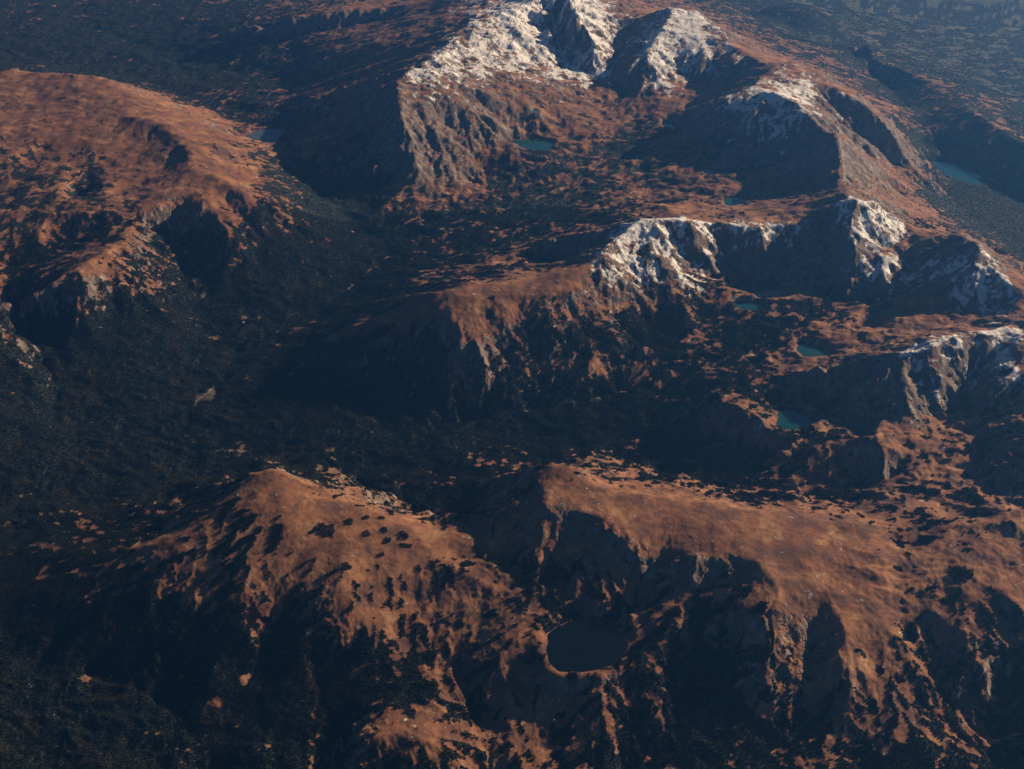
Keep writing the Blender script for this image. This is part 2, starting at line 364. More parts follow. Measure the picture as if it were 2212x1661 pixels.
# ------------------------------------------------------------------ noise
_rs = np.random.RandomState(7)
_TA = (_rs.rand(512*512)*6.2831853)
T_C, T_S = np.cos(_TA).astype(np.float32), np.sin(_TA).astype(np.float32)
T_U, T_V = _rs.rand(512*512).astype(np.float32), _rs.rand(512*512).astype(np.float32)
def cell(i, j, k):
    return ((i + 37*k) & 511)*512 + ((j + 91*k) & 511)
def gnoise(x, y, k=0):
    fi = np.floor(x); fj = np.floor(y); fx = x-fi; fy = y-fj
    i = fi.astype(np.int32); j = fj.astype(np.int32)
    ux = fx*fx*fx*(fx*(fx*6-15)+10); uy = fy*fy*fy*(fy*(fy*6-15)+10)
    def g(di, dj):
        c = cell(i+di, j+dj, k)
        return T_C[c]*(fx-di)+T_S[c]*(fy-dj)
    a = g(0, 0); a += (g(1, 0)-a)*ux
    b = g(0, 1); b += (g(1, 1)-b)*ux
    return 1.5*(a+(b-a)*uy)
def fbm(x, y, wl, octv, k=0, gain=0.5, ridged=False):
    x = x.astype(np.float32); y = y.astype(np.float32)
    s = 0; a = 1.0; tot = 0
    for o in range(octv):
        n = gnoise(x*np.float32(1/wl)+np.float32(17.3*o), y*np.float32(1/wl)-np.float32(9.1*o), k+o)
        if ridged: n = 1-2*np.abs(n)
        s = s + a*n; tot += a; a *= gain; wl *= 0.5
    return s/tot
def sstep(a, b, x):
    t = np.clip((x-a)/(b-a), 0, 1); return t*t*(3-2*t)

def gully(x, y, gx, gy, wl, octv, k=50):
    """erosion filter: furrows that run down the slope and branch, with sharp ribs between"""
    x = x.astype(np.float32); y = y.astype(np.float32); gx = gx.astype(np.float32); gy = gy.astype(np.float32)
    h = np.zeros_like(x); amp = 1.0; streak = np.zeros_like(x)
    for o in range(octv):
        m = np.hypot(gx, gy)+1e-6
        px, py = -gy/m, gx/m
        X, Y = x*np.float32(1/wl), y*np.float32(1/wl)
        fi = np.floor(X); fj = np.floor(Y); fx = X-fi; fy = Y-fj
        i = fi.astype(np.int32); j = fj.astype(np.int32)
        c = 0; s = 0; wt = 0
        for di in (-1, 0, 1):
            for dj in (-1, 0, 1):
                q = cell(i+di, j+dj, k+o)
                ex = fx-di-T_U[q]; ey = fy-dj-T_V[q]
                w = np.exp(-2.0*(ex*ex+ey*ey))
                ph = np.float32(6.2831853)*(ex*px+ey*py)
                c = c+w*np.cos(ph); s = s-w*np.sin(ph); wt = wt+w
        c = c/wt; s = s/wt
        sl = np.clip(m, 0, 0.9)
        if o in (2, 3): streak += c*(0.8 if o == 2 else 1.0)
        sharp = 1-2*np.sqrt(np.clip((1-c)*0.5, 0, 1))+0.27
        h += amp*sl*wl*sharp*0.12
        gx = gx+amp*sl*0.9*s*px; gy = gy+amp*sl*0.9*s*py
        wl *= 0.52; amp *= 0.82
    return h, streak

# ------------------------------------------------------------------ terrain vertices (finer where the ground is closer)
rows = np.concatenate([np.exp(np.arange(math.log(5300), math.log(31000), 0.0016*LOD)), np.exp(np.arange(math.log(31000), math.log(88000), 0.012))])
cols = np.concatenate([np.linspace(-1.08, -0.615, 48)[:-1], np.arange(-0.615, 0.615, 0.00115*LOD), np.linspace(0.615, 1.08, 48)])
nr, nc = len(rows), len(cols)
TX = (rows[:, None]*np.sin(cols)[None, :]); TY = (rows[:, None]*np.cos(cols)[None, :])
x, y = TX.ravel(), TY.ravel()
rng_ = np.hypot(x, y)

# which mountain each point belongs to
names = sorted({l[0] for l in lines_for_regions})
npts = sum(len(l[2]) for l in lines_for_regions)
kd = kdtree.KDTree(npts); tags = []; n = 0
for reg, kind, X, Y, Z in lines_for_regions:
    for a, b in zip(X, Y):
        kd.insert((a, b, 0), n); tags.append(names.index(reg)); n += 1
kd.balance()
step = 8
tagg = np.array(tags)
sub = np.zeros(((NL+step-1)//step, (NT+step-1)//step), int)
for a in range(sub.shape[0]):
    for b in range(sub.shape[1]):
        sub[a, b] = tags[kd.find((GX[a*step, b*step], GY[a*step, b*step], 0))[1]]
def region_at(x, y, jit=True):
    wx = x + (120*fbm(x, y, 500, 3, 200) if jit else 0); wy = y + (120*fbm(x, y, 500, 3, 210) if jit else 0)
    th = np.arctan2(wx, wy); l = np.log(np.hypot(wx, wy))
    i = np.clip(np.rint((l-L0)/DS/step).astype(int), 0, sub.shape[0]-1); j = np.clip(np.rint((th-TH0)/DS/step).astype(int), 0, sub.shape[1]-1)
    return sub[i, j]
# per-region character rasters: soft (rounded), rugged (gullies)
SOFT = dict(nose=0.75, left=0.5, spur=0.3, shoulder=0.5, knoll=0.7, brown=0.6, right=0.7, low=0.9, plateau=0.3, massif=0.0, twin=0.1, dome=0.05, horn=0.0, middle=0.3, cirques=0.1, outlier=0.3, far=0.8)
RUG = dict(nose=0.42, left=0.65, spur=0.6, shoulder=0.8, knoll=0.4, brown=0.4, right=0.7, low=0.5, plateau=0.8, massif=1.3, twin=0.8, dome=0.7, horn=0.8, middle=0.75, cirques=0.9, outlier=0.6, far=0.3, valley=0.9, lowland=0.4)
softv = np.array([SOFT.get(n, 0.3) for n in names]); rugv = np.array([RUG.get(n, 0.6) for n in names])
softR = blur(softv[sub], 6); rugR = blur(rugv[sub], 6)
def sample_sub(F, x, y):
    th = np.arctan2(x, y); l = np.log(np.hypot(x, y))
    fi = np.clip((l-L0)/DS/step, 0, F.shape[0]-1.001); fj = np.clip((th-TH0)/DS/step, 0, F.shape[1]-1.001)
    i = fi.astype(int); j = fj.astype(int); a = fi-i; b = fj-j
    return F[i, j]*(1-a)*(1-b)+F[i+1, j]*a*(1-b)+F[i, j+1]*(1-a)*b+F[i+1, j+1]*a*b
softF = np.repeat(np.repeat(softR, step, 0), step, 1)[:NL, :NT]
softF = blur(softF, 6)
Hm = Hs*(1-softF)+Hb*softF

def grad_raster(F):
    gl, gt = np.gradient(F, DS)
    gl /= rr[:, None]; gt /= rr[:, None]
    th = (TH0+np.arange(NT)*DS)[None, :]
    return gl*np.sin(th)+gt*np.cos(th), gl*np.cos(th)-gt*np.sin(th)
GXs, GYs = grad_raster(blur(Hm, 8))

def lake_blend(x, y):
    """0 away from lakes, 1 inside; and the level"""
    m = np.zeros_like(x); lev = np.zeros_like(x)
    for lk in LK:
        R_ = 2.2*max(lk['a'], lk['b'])
        near = np.hypot(x-lk['x'], y-lk['y']) < R_
        if not near.any(): continue
        d = lake_d(lk, x[near], y[near])
        mm = 1-sstep(1.02, 1.5, d)
        bed = lk['z'] - 14*(1-sstep(0.88, 1.04, d)) + 6*sstep(1.0, 1.25, d)
        better = mm > m[near]
        idx = np.flatnonzero(near)[better]
        m[idx] = mm[better]; lev[idx] = bed[better]
    return m, lev

def height(x, y):
    h = sample(Hm, x, y)
    gx, gy = sample(GXs, x, y), sample(GYs, x, y)
    rug = sample_sub(rugR, x, y)
    sl = np.hypot(gx, gy)
    r = np.hypot(x, y)
    h = h + rug*60*fbm(x, y, 1500, 2, 3) + 22*fbm(x, y, 520, 3, 9)*(0.4+rug)
    gh, streak = gully(x, y, gx + 0.16*fbm(x, y, 900, 2, 71), gy + 0.16*fbm(x, y, 900, 2, 77), 760.0, 6)
    h = h + (0.3+0.7*sstep(0.12, 0.40, sl))*gh*rug*1.9
    st_ = sstep(0.2, 0.6, sl)
    h = h + rug*(0.22+st_)*(26*fbm(x, y, 190, 2, 21, ridged=True) + 20*fbm(x, y, 85, 3, 25, ridged=True, gain=0.6))
    # benches, moraine ridges and hummocks on gentle ground
    ge = 1-sstep(0.15, 0.42, sl)
    wx_, wy_ = x+90*fbm(x, y, 600, 2, 41), y+90*fbm(x, y, 600, 2, 43)
    h = h + ge*1.25*rug**1.8*(30*fbm(wx_, wy_*1.5, 620, 2, 35, ridged=True) + 22*fbm(wx_, wy_*1.4, 230, 3, 33, gain=0.6, ridged=True))
    m, lev = lake_blend(x, y)
    return h*(1-m)+lev*m, sl, gx, gy, m, streak

z, sl0, gx0, gy0, lakem, streak = height(x, y)
Zg = z.reshape(nr, nc)

# true slope of the finished surface
dl, dt = np.gradient(Zg)
drow = np.gradient(rows)[:, None]; dcol = np.gradient(cols)[None, :]*rows[:, None]
sr, st = dl/drow, dt/dcol
slope = np.hypot(sr, st).ravel()
thg = cols[None, :]
ggx = (sr*np.sin(thg)+st*np.cos(thg)).ravel(); ggy = (sr*np.cos(thg)-st*np.sin(thg)).ravel()
def gblur(a, n):
    for _ in range(n):
        p = np.pad(a, ((1, 1), (0, 0)), mode='edge'); a = 0.25*p[:-2]+0.5*a+0.25*p[2:]
        p = np.pad(a, ((0, 0), (1, 1)), mode='edge'); a = 0.25*p[:, :-2]+0.5*a+0.25*p[:, 2:]
    return a
conv = (gblur(Zg, 14)-Zg).ravel()       # >0 in hollows, <0 on crests

# ------------------------------------------------------------------ ground cover: woods, snow, rock, as the ground itself has them
def blob(u, v, zz, ru, rv):
    X, Y, _ = at(u, v, zz)
    dep = math.hypot(math.hypot(X, Y), CAM_Z-zz)
    return X, Y, ru*dep/FPX, rv*dep/FPX/((CAM_Z-zz)/dep)
def paint(x, y, L):
    f = np.zeros_like(x)
    for (u, v, zz, ru, rv, amt) in L:
        X, Y, rx, ry = blob(u, v, zz, ru, rv)
        near = (np.abs(x-X) < 2*rx) & (np.abs(y-Y) < 2*ry)
        d = ((x[near]-X)/rx)**2+((y[near]-Y)/ry)**2
        f[near] += amt*np.exp(-d*d*0.7)
    return f
SNOW = [(930,150,2350,70,35,.5),(900,200,2250,40,40,.55),(1000,130,2400,60,50,.6),(1080,100,2350,70,60,.7),(1150,60,2550,60,60,.7),(1230,60,2500,70,80,.8),
 (1290,60,2400,60,60,.8),(1260,140,2100,60,30,.5),(1450,90,2400,80,60,.8),(1420,140,2250,60,40,.5),(1520,60,2550,50,40,.6),(1060,5,2600,90,25,.6),
 (1590,150,2200,30,22,.45),(1720,185,2350,45,28,.6),(1790,215,2250,60,25,.55),(1640,270,2100,90,55,.5),(1700,250,2200,60,40,.5),(1600,230,2300,60,20,.5),(1640,320,1950,70,14,.35),
 (1855,450,2420,35,22,1.7),(1900,474,2300,60,22,1.7),(1850,530,2150,25,35,.6),(1410,530,2080,110,60,1.2),(1330,575,1980,60,40,1.0),(1490,540,2050,60,50,.8),
 (1590,505,2120,60,20,1.0),(1690,505,2120,60,20,1.0),(1960,590,1980,75,30,1.1),(1900,590,2000,25,40,.6),(2120,610,2200,60,45,1.3),(2130,640,2120,60,20,.7),
 (2000,740,2110,30,30,.6),(2060,760,2040,50,30,.35),(2110,790,1900,65,45,.9),(1975,830,1900,50,55,.8),(1940,890,1800,30,30,.35),(2190,710,2150,40,20,.8),
 (2180,1040,1850,30,25,1.0),(2090,745,2100,70,16,.8),(2150,740,2080,60,25,.6),(1990,790,2000,30,35,.7),(2030,830,1950,25,40,.6),(2140,830,1850,50,30,.5),(1780,850,1850,60,30,.15),(1260,1115,1850,80,14,.4),(1000,640,2000,1,1,0),(1830,340,2250,25,50,.35),(1860,500,2250,40,40,.4)]
GRASS = [(160,200,2100,230,60,.7),(60,270,2000,120,60,.0),(360,260,1950,150,60,.8),(440,400,1900,110,45,.9),(330,370,1920,120,40,.25),(210,560,1750,70,35,.9),(130,620,1680,70,30,.5),
 (600,1040,1880,50,40,.9),(760,1150,1700,150,60,.9),(680,1250,1520,110,50,.35),(880,1200,1620,80,50,.6),(420,1180,1450,150,25,.25),(880,1620,1250,90,35,.8),
 (1400,1110,1950,300,60,1.0),(1600,1160,1900,120,60,.8),(1780,1190,1850,170,60,.5),(1750,1300,1650,120,80,.25),(2100,1250,1760,110,60,.4),
 (1000,650,1960,120,35,.9),(1010,730,1700,45,70,.7),(1200,640,1950,120,40,.5),(1300,620,1900,60,40,.4),
 (1560,460,1800,160,30,.7),(1500,400,1720,140,50,.2),(1350,290,1730,140,50,.2),(2000,720,1900,200,40,.8),(1800,780,1780,120,30,.6),(1640,890,1700,90,25,.5),
 (1640,720,1660,150,60,.15),(1980,980,1700,120,70,.4),(1700,320,0,1,1,0),(1800,170,2300,140,50,.6),(1920,260,2000,80,60,.5),(1900,380,1900,80,70,.4),(650,320,1600,60,15,.6),(800,694,1680,60,12,1.1),(745,714,1540,50,8,1.1),(900,650,1900,35,16,.9),(825,728,1640,40,9,.9),(930,330,1850,90,70,.9),(1010,380,1600,40,25,.7),(1000,250,2100,120,60,.6),
 (1150,1520,1420,130,90,.45),(950,1350,1530,170,80,.5),(620,1290,1600,150,60,.45),(1780,1420,1700,170,110,.35),(1500,1490,1480,620,170,.42),(900,1450,1450,200,120,.3),(2000,1420,1650,120,100,.4),(420,1260,1550,120,40,.4),(380,1180,1640,140,22,.5),(220,1220,1530,90,14,.45),(1800,1330,1780,150,60,.3),
 (640,720,1180,26,8,1.1),(680,700,1200,26,7,1.1),(598,752,1150,16,5,1.0),(448,858,1075,22,12,1.9),(524,830,1110,16,6,1.0),(530,697,1160,9,5,1.5),(463,732,1150,14,4,.9),
 (713,980,1100,9,6,1.5),(130,1130,1030,60,6,.9),(60,1150,1010,40,8,.6),(110,1290,1050,9,16,1.5),(560,1450,1150,12,40,.9),(530,1510,1120,14,12,1.4),(480,1560,1050,16,10,1.2),
 (610,1350,1280,10,30,1.4),(780,1400,1280,25,14,1.0),(430,1350,1180,50,45,.7),(2200,640,2100,60,40,.5),(1450,800,1500,130,25,.35),(1250,800,1450,160,14,.5),(1720,1040,1480,120,25,.3)]
FOREST = [(300,800,1100,330,200,.6),(700,560,1250,140,120,.6),(620,420,1500,60,70,.35),(150,1000,1050,250,130,.6),(800,900,1150,300,90,.5),(1000,470,1400,250,60,.4),
 (760,400,1400,90,60,.6),(250,1350,1100,300,110,.55),(300,1560,950,400,130,.7),(750,1500,1150,200,90,.5),(1550,1450,1350,150,120,.4),(1700,1600,1100,500,90,.4),
 (1150,900,1200,300,50,.5),(1300,990,1250,250,40,.3),(850,700,1400,120,70,.5),(1600,970,1450,150,60,.4),(1500,870,1500,120,40,.4),(250,120,1170,400,80,.6),(700,200,1600,150,60,.25),
 (2080,450,1050,110,110,.5),(2150,120,800,250,150,.2),(1250,350,1600,150,30,.25),(1130,370,1550,60,40,.4),(120,750,1250,120,100,.5),(1000,1330,1600,170,60,.1),(850,1450,1450,250,80,.3),(1150,1240,1700,90,60,.15),(1560,1420,1550,110,90,.6),(1450,1600,1400,250,70,.3),(1950,1600,1400,260,80,.4),(2150,1430,1600,90,80,.4),(1262,1395,1570,110,80,.45),(880,760,1500,90,50,.6),(470,1300,1500,150,60,.0),(660,1150,1770,30,40,.2),(700,1075,1810,60,16,.5),(1900,1170,1850,60,20,.4),(2000,1200,1850,60,30,.3),(1980,1400,1600,60,60,.3),(60,270,2000,110,25,.35),(20,390,1800,90,50,.35),(180,380,1800,70,30,.3),(90,440,1750,150,40,.3),(380,480,1700,140,50,.5),(560,430,1750,60,30,.4),(1250,690,1800,180,45,.35),(1350,700,1700,130,50,.4),(1560,740,1650,180,50,.35),(1450,330,1650,150,40,.4),(1650,695,1720,150,40,.4),(1350,300,1720,120,40,.3),(1500,400,1700,130,30,.3),(1560,740,1650,180,50,.2),(700,1240,1680,200,40,.12)]

ROCK = [(1620,280,2100,110,75,.9),(1730,370,2000,80,60,.9),(1740,560,1950,95,80,.9),(1830,860,1750,120,65,.8),(2100,800,1900,70,55,.9),(1990,570,2050,100,45,.9),
 (1560,140,2300,60,30,.5),(1540,1240,1720,85,25,.6),(1270,1120,1860,90,16,.9),(1400,540,2050,100,60,.9),(1620,510,2080,120,25,.9),(1970,850,1850,60,60,.9),(1000,250,2150,120,90,.45),
 (900,340,1800,100,60,.6),(1080,120,2350,120,70,.6),(1240,90,2400,70,80,.8),(1450,90,2400,90,60,.5),(1780,230,2200,90,40,.5),(2190,1045,1850,40,25,.9),(1680,940,1600,130,30,.5),
 (1830,340,2250,40,60,.8),(1880,560,2100,60,60,.6),(2120,600,2200,60,50,.8),(620,62,1800,100,18,.6),(760,50,1900,90,18,.6)]
pr = paint(x, y, ROCK)
nA = fbm(x, y, 900, 5, 100); nB = fbm(x, y, 330, 5, 120, gain=0.6); nC = fbm(x, y, 120, 3, 140, gain=0.7)
pg, pf, psn = paint(x, y, GRASS), paint(x, y, FOREST), paint(x, y, SNOW)
# streaks of wood that follow the fall line
ga = np.hypot(gx0, gy0)+1e-6
nE = fbm(x, y, 520, 3, 160)
low = sstep(1000, 850, z)
tree = np.minimum((1600 - z)/450, 0.75 - 0.75*low) + 1.2*nA + 2.0*nB + 1.7*nC + 1.2*pf - 1.5*pg + 0.02*np.clip(conv, -30, 30) + 0.15
tree = tree + 0.95*streak*sstep(0.08, 0.25, sl0) - 1.0*sstep(0.34, 0.55, nE)
tree = tree - 1.2*sstep(0.75, 1.1, slope)
def corridor(x, y, lines, w):
    d = np.full(x.shape, 1e9)
    for pts in lines:
        P_ = np.array(pts)[:, :2]
        lo, hi = P_.min(0)-400, P_.max(0)+400
        near = np.flatnonzero((x > lo[0]) & (x < hi[0]) & (y > lo[1]) & (y < hi[1]))
        qx = x[near]+130*fbm(x[near], y[near], 700, 3, 330); qy = y[near]+130*fbm(x[near], y[near], 700, 3, 340)
        dd = d[near]
        for a_, b_ in zip(P_[:-1], P_[1:]):
            e = b_-a_; t = np.clip(((qx-a_[0])*e[0]+(qy-a_[1])*e[1])/(e@e), 0, 1)
            dd = np.minimum(dd, np.hypot(qx-a_[0]-t*e[0], qy-a_[1]-t*e[1]))
        d[near] = dd
    return 1-sstep(w*0.5, w, d)
STREAMS = [VL[1] for VL in VAL if VL[0] == 'valley'][:4]
gravel = corridor(x, y, STREAMS, 34.0)*sstep(-0.25, 0.15, nE+0.5*nC)
tree = tree - 1.6*gravel
forest = sstep(-0.28, 0.30, tree)*(1-sstep(0.985, 1.0, lakem))
crest = np.clip(-conv/18, 0, 1)
snow = 0.55*np.minimum(psn, 1.1) + (z-2300)/1800 + 0.6*nB + 0.45*nC - 0.26*streak*sstep(0.15, 0.35, sl0) - 0.13
snow = snow - 0.5*sstep(0.8, 1.3, slope)
snow = sstep(0.0, 0.6, snow)*sstep(0.05, 0.4, psn)
rock = np.clip(sstep(0.5, 0.9, slope + 0.15*nB + np.clip((z-1900)/2500, -0.3, 0.2)) + 0.75*np.clip(pr, 0, 1)*sstep(0.15, 0.45, slope+0.3*nC), 0, 1)
rock = np.maximum(rock, 0.8*gravel)
forest = forest*(1-snow)
snow = snow*(0.60+0.22*sstep(0.8, 1.3, psn+0.4*nB))
print('terrain', nr, nc, z.min(), z.max(), 'forest', forest.mean())

# ------------------------------------------------------------------ materials
def mat(name):
    m = bpy.data.materials.new(name); m.use_nodes = True
    nt = m.node_tree
    for nd in list(nt.nodes): nt.nodes.remove(nd)
    return m, nt, nt.nodes, nt.links
class NB:
    def __init__(s, nt): s.nt = nt
    def n(s, t, **kw):
        nd = s.nt.nodes.new(t)
        for k, v in kw.items(): setattr(nd, k, v)
        return nd
    def l(s, a, b): s.nt.links.new(a, b)
    def mix(s, fac, a, b):
        nd = s.n('ShaderNodeMix', data_type='RGBA')
        for i, v in ((0, fac), (6, a), (7, b)):
            if hasattr(v, 'links') or hasattr(v, 'is_output'): s.l(v, nd.inputs[i])
            else: nd.inputs[i].default_value = v if i == 0 else (*v, 1)
        return nd.outputs[2]
    def noise(s, scale, det=4, rough=0.6, vec=None):
        nd = s.n('ShaderNodeTexNoise'); nd.inputs['Scale'].default_value = scale
        nd.inputs['Detail'].default_value = det; nd.inputs['Roughness'].default_value = rough
        if vec is not None: s.l(vec, nd.inputs['Vector'])
        return nd.outputs[0]
    def ramp(s, fac, a, b):
        nd = s.n('ShaderNodeMapRange'); nd.interpolation_type = 'SMOOTHSTEP'
        s.l(fac, nd.inputs[0]); nd.inputs[1].default_value = a; nd.inputs[2].default_value = b
        return nd.outputs[0]
    def attr(s, name):
        nd = s.n('ShaderNodeAttribute'); nd.attribute_name = name; return nd.outputs['Fac']
    def math(s, op, a, b):
        nd = s.n('ShaderNodeMath', operation=op)
        for i, v in ((0, a), (1, b)):
            if hasattr(v, 'is_output'): s.l(v, nd.inputs[i])
            else: nd.inputs[i].default_value = v
        return nd.outputs[0]

def terrain_material():
    m, nt, N, L = mat('alpine_ground')
    b = NB(nt)
    out = b.n('ShaderNodeOutputMaterial'); bs = b.n('ShaderNodeBsdfPrincipled')
    b.l(bs.outputs[0], out.inputs[0])
    geo = b.n('ShaderNodeNewGeometry'); pos = geo.outputs['Position']
    n1 = b.noise(1/700, 6, 0.62, pos); n2 = b.noise(1/120, 5, 0.65, pos); n3 = b.noise(1/35, 3, 0.6, pos)
    mp = b.n('ShaderNodeMapping'); mp.inputs['Scale'].default_value = (1, 1, 0.25); b.l(pos, mp.inputs[0])
    n4 = b.noise(1/90, 6, 0.7, mp.outputs[0])
    g = b.mix(b.ramp(n1, 0.35, 0.65), (0.158, 0.066, 0.034), (0.228, 0.107, 0.052))
    g = b.mix(b.math('MULTIPLY', b.ramp(n2, 0.45, 0.66), 0.7), g, (0.105, 0.048, 0.030))
    n5 = b.noise(1/260, 5, 0.7, mp.outputs[0])
    g = b.mix(b.math('MULTIPLY', b.ramp(n5, 0.46, 0.62), 0.85), g, (0.085, 0.045, 0.035))
    g = b.mix(b.math('MULTIPLY', b.ramp(n5, 0.46, 0.34), 0.7), g, (0.300, 0.168, 0.085))
    n7 = b.noise(1/24, 3, 0.7, pos); n8 = b.noise(1/500, 3, 0.6, pos)
    g = b.mix(b.math('MULTIPLY', b.math('MULTIPLY', b.ramp(n7, 0.54, 0.66), b.ramp(n8, 0.40, 0.60)), 0.8), g, (0.045, 0.030, 0.022))
    tr = b.n('ShaderNodeTexNoise'); tr.noise_type = 'RIDGED_MULTIFRACTAL'; tr.inputs['Scale'].default_value = 1/420; tr.inputs['Detail'].default_value = 4; b.l(mp.outputs[0], tr.inputs['Vector'])
    trf = b.math('MULTIPLY', b.ramp(tr.outputs[0], 1.25, 1.9), b.ramp(n2, 0.38, 0.55))
    g = b.mix(b.math('MULTIPLY', trf, 0.55), g, (0.235, 0.160, 0.112))
    rk = b.mix(b.ramp(n4, 0.35, 0.7), (0.070, 0.053, 0.044), (0.190, 0.148, 0.120))
    sp = b.n('ShaderNodeSeparateXYZ'); b.l(pos, sp.inputs[0])
    g = b.mix(b.ramp(sp.outputs[2], 1350.0, 1000.0), g, b.mix(b.ramp(n1, 0.4, 0.6), (0.040, 0.042, 0.026), (0.080, 0.068, 0.042)))
    fo = b.mix(b.ramp(n2, 0.35, 0.65), (0.008, 0.012, 0.012), (0.018, 0.022, 0.018))
    sn = b.mix(n3, (0.46, 0.44, 0.41), (0.64, 0.62, 0.58))
    rf = b.ramp(b.math('ADD', b.attr('rock'), b.math('MULTIPLY', b.math('SUBTRACT', n2, 0.5), 0.9)), 0.3, 0.75)
    c = b.mix(rf, g, rk)
    ff = b.ramp(b.math('ADD', b.attr('forest'), b.math('MULTIPLY', b.math('SUBTRACT', n3, 0.5), 0.6)), 0.45, 0.95)
    c = b.mix(ff, c, fo)
    n6 = b.noise(1/48, 4, 0.75, pos)
    sf = b.ramp(b.math('ADD', b.attr('snow'), b.math('ADD', b.math('MULTIPLY', b.math('SUBTRACT', n4, 0.5), 1.9), b.math('MULTIPLY', b.math('SUBTRACT', n6, 0.5), 1.7))), 0.32, 0.68)
    c = b.mix(sf, c, sn)
    b.l(c, bs.inputs['Base Color'])
    bs.inputs['Roughness'].default_value = 0.95
    bs.inputs['Specular IOR Level'].default_value = 0.1
    bmp = b.n('ShaderNodeBump'); bmp.inputs['Strength'].default_value = 0.8; bmp.inputs['Distance'].default_value = 12.0
    rm = b.n('ShaderNodeTexNoise'); rm.noise_type = 'RIDGED_MULTIFRACTAL'; rm.inputs['Scale'].default_value = 1/140; rm.inputs['Detail'].default_value = 5; b.l(pos, rm.inputs['Vector'])
    b.l(b.math('ADD', b.math('MULTIPLY', b.math('ADD', n3, b.math('MULTIPLY', n4, 1.5)), b.math('ADD', b.math('MULTIPLY', rf, 0.65), 0.35)), b.math('MULTIPLY', b.math('MULTIPLY', rm.outputs[0], rf), 1.3)), bmp.inputs['Height'])
    b.l(bmp.outputs[0], bs.inputs['Normal'])
    return m
M_ground = terrain_material()

def simple(name, col, rough, **kw):
    m, nt, N, L = mat(name)
    b = NB(nt); out = b.n('ShaderNodeOutputMaterial'); bs = b.n('ShaderNodeBsdfPrincipled'); b.l(bs.outputs[0], out.inputs[0])
    geo = b.n('ShaderNodeNewGeometry')
    nz = b.noise(kw.get('scale', 0.02), 3, 0.6, geo.outputs['Position'])
    b.l(b.mix(nz, tuple(c*0.7 for c in col), tuple(c*1.3 for c in col)), bs.inputs['Base Color'])
    bs.inputs['Roughness'].default_value = rough
    if 'spec' in kw: bs.inputs['Specular IOR Level'].default_value = kw['spec']
    return m
def tree_material():
    m, nt, N, L = mat('conifer_green')
    b = NB(nt); out = b.n('ShaderNodeOutputMaterial'); bs = b.n('ShaderNodeBsdfPrincipled'); b.l(bs.outputs[0], out.inputs[0])
    geo = b.n('ShaderNodeNewGeometry'); pos = geo.outputs['Position']
    stand = b.noise(1/420, 5, 0.65, pos); tone = b.noise(1/60, 3, 0.6, pos)
    c = b.mix(tone, (0.007, 0.011, 0.010), (0.015, 0.020, 0.017))
    c = b.mix(b.ramp(stand, 0.50, 0.64), c, (0.030, 0.022, 0.013))      # stands of bare larch
    b.l(c, bs.inputs['Base Color']); bs.inputs['Roughness'].default_value = 0.95; bs.inputs['Specular IOR Level'].default_value = 0.05
    return m
M_tree = tree_material()
M_water = simple('tarn_water', (0.007, 0.046, 0.045), 0.10, spec=0.3)
M_dark = simple('dark_tarn_water', (0.0025, 0.0035, 0.005), 0.08, spec=0.25, scale=0.008)
M_pale = simple('silty_water', (0.050, 0.070, 0.072), 0.3, spec=0.3)

# ------------------------------------------------------------------ terrain objects: one per mountain
C = scene.collection
def grid_mesh(name, vmask_faces, mat_):
    """mesh from the chosen quads"""
    used = np.unique(vmask_faces)
    remap = np.full(nr*nc, -1, np.int32); remap[used] = np.arange(len(used))
    f = remap[vmask_faces]
    me = bpy.data.meshes.new(name)
    me.vertices.add(len(used)); me.loops.add(f.size); me.polygons.add(len(f))
    co = np.stack([x[used], y[used], z[used]], 1).astype(np.float32)
    me.vertices.foreach_set('co', co.ravel())
    me.loops.foreach_set('vertex_index', f.ravel().astype(np.int32))
    me.polygons.foreach_set('loop_start', np.arange(0, f.size, 4, dtype=np.int32))
    me.polygons.foreach_set('use_smooth', np.ones(len(f), bool))
    for nm, arr in (('forest', forest), ('snow', snow), ('rock', rock)):
        at_ = me.attributes.new(nm, 'FLOAT', 'POINT'); at_.data.foreach_set('value', arr[used].astype(np.float32))
    me.update(calc_edges=True)
    me.materials.append(mat_)
    o = bpy.data.objects.new(name, me); C.objects.link(o)
    return o

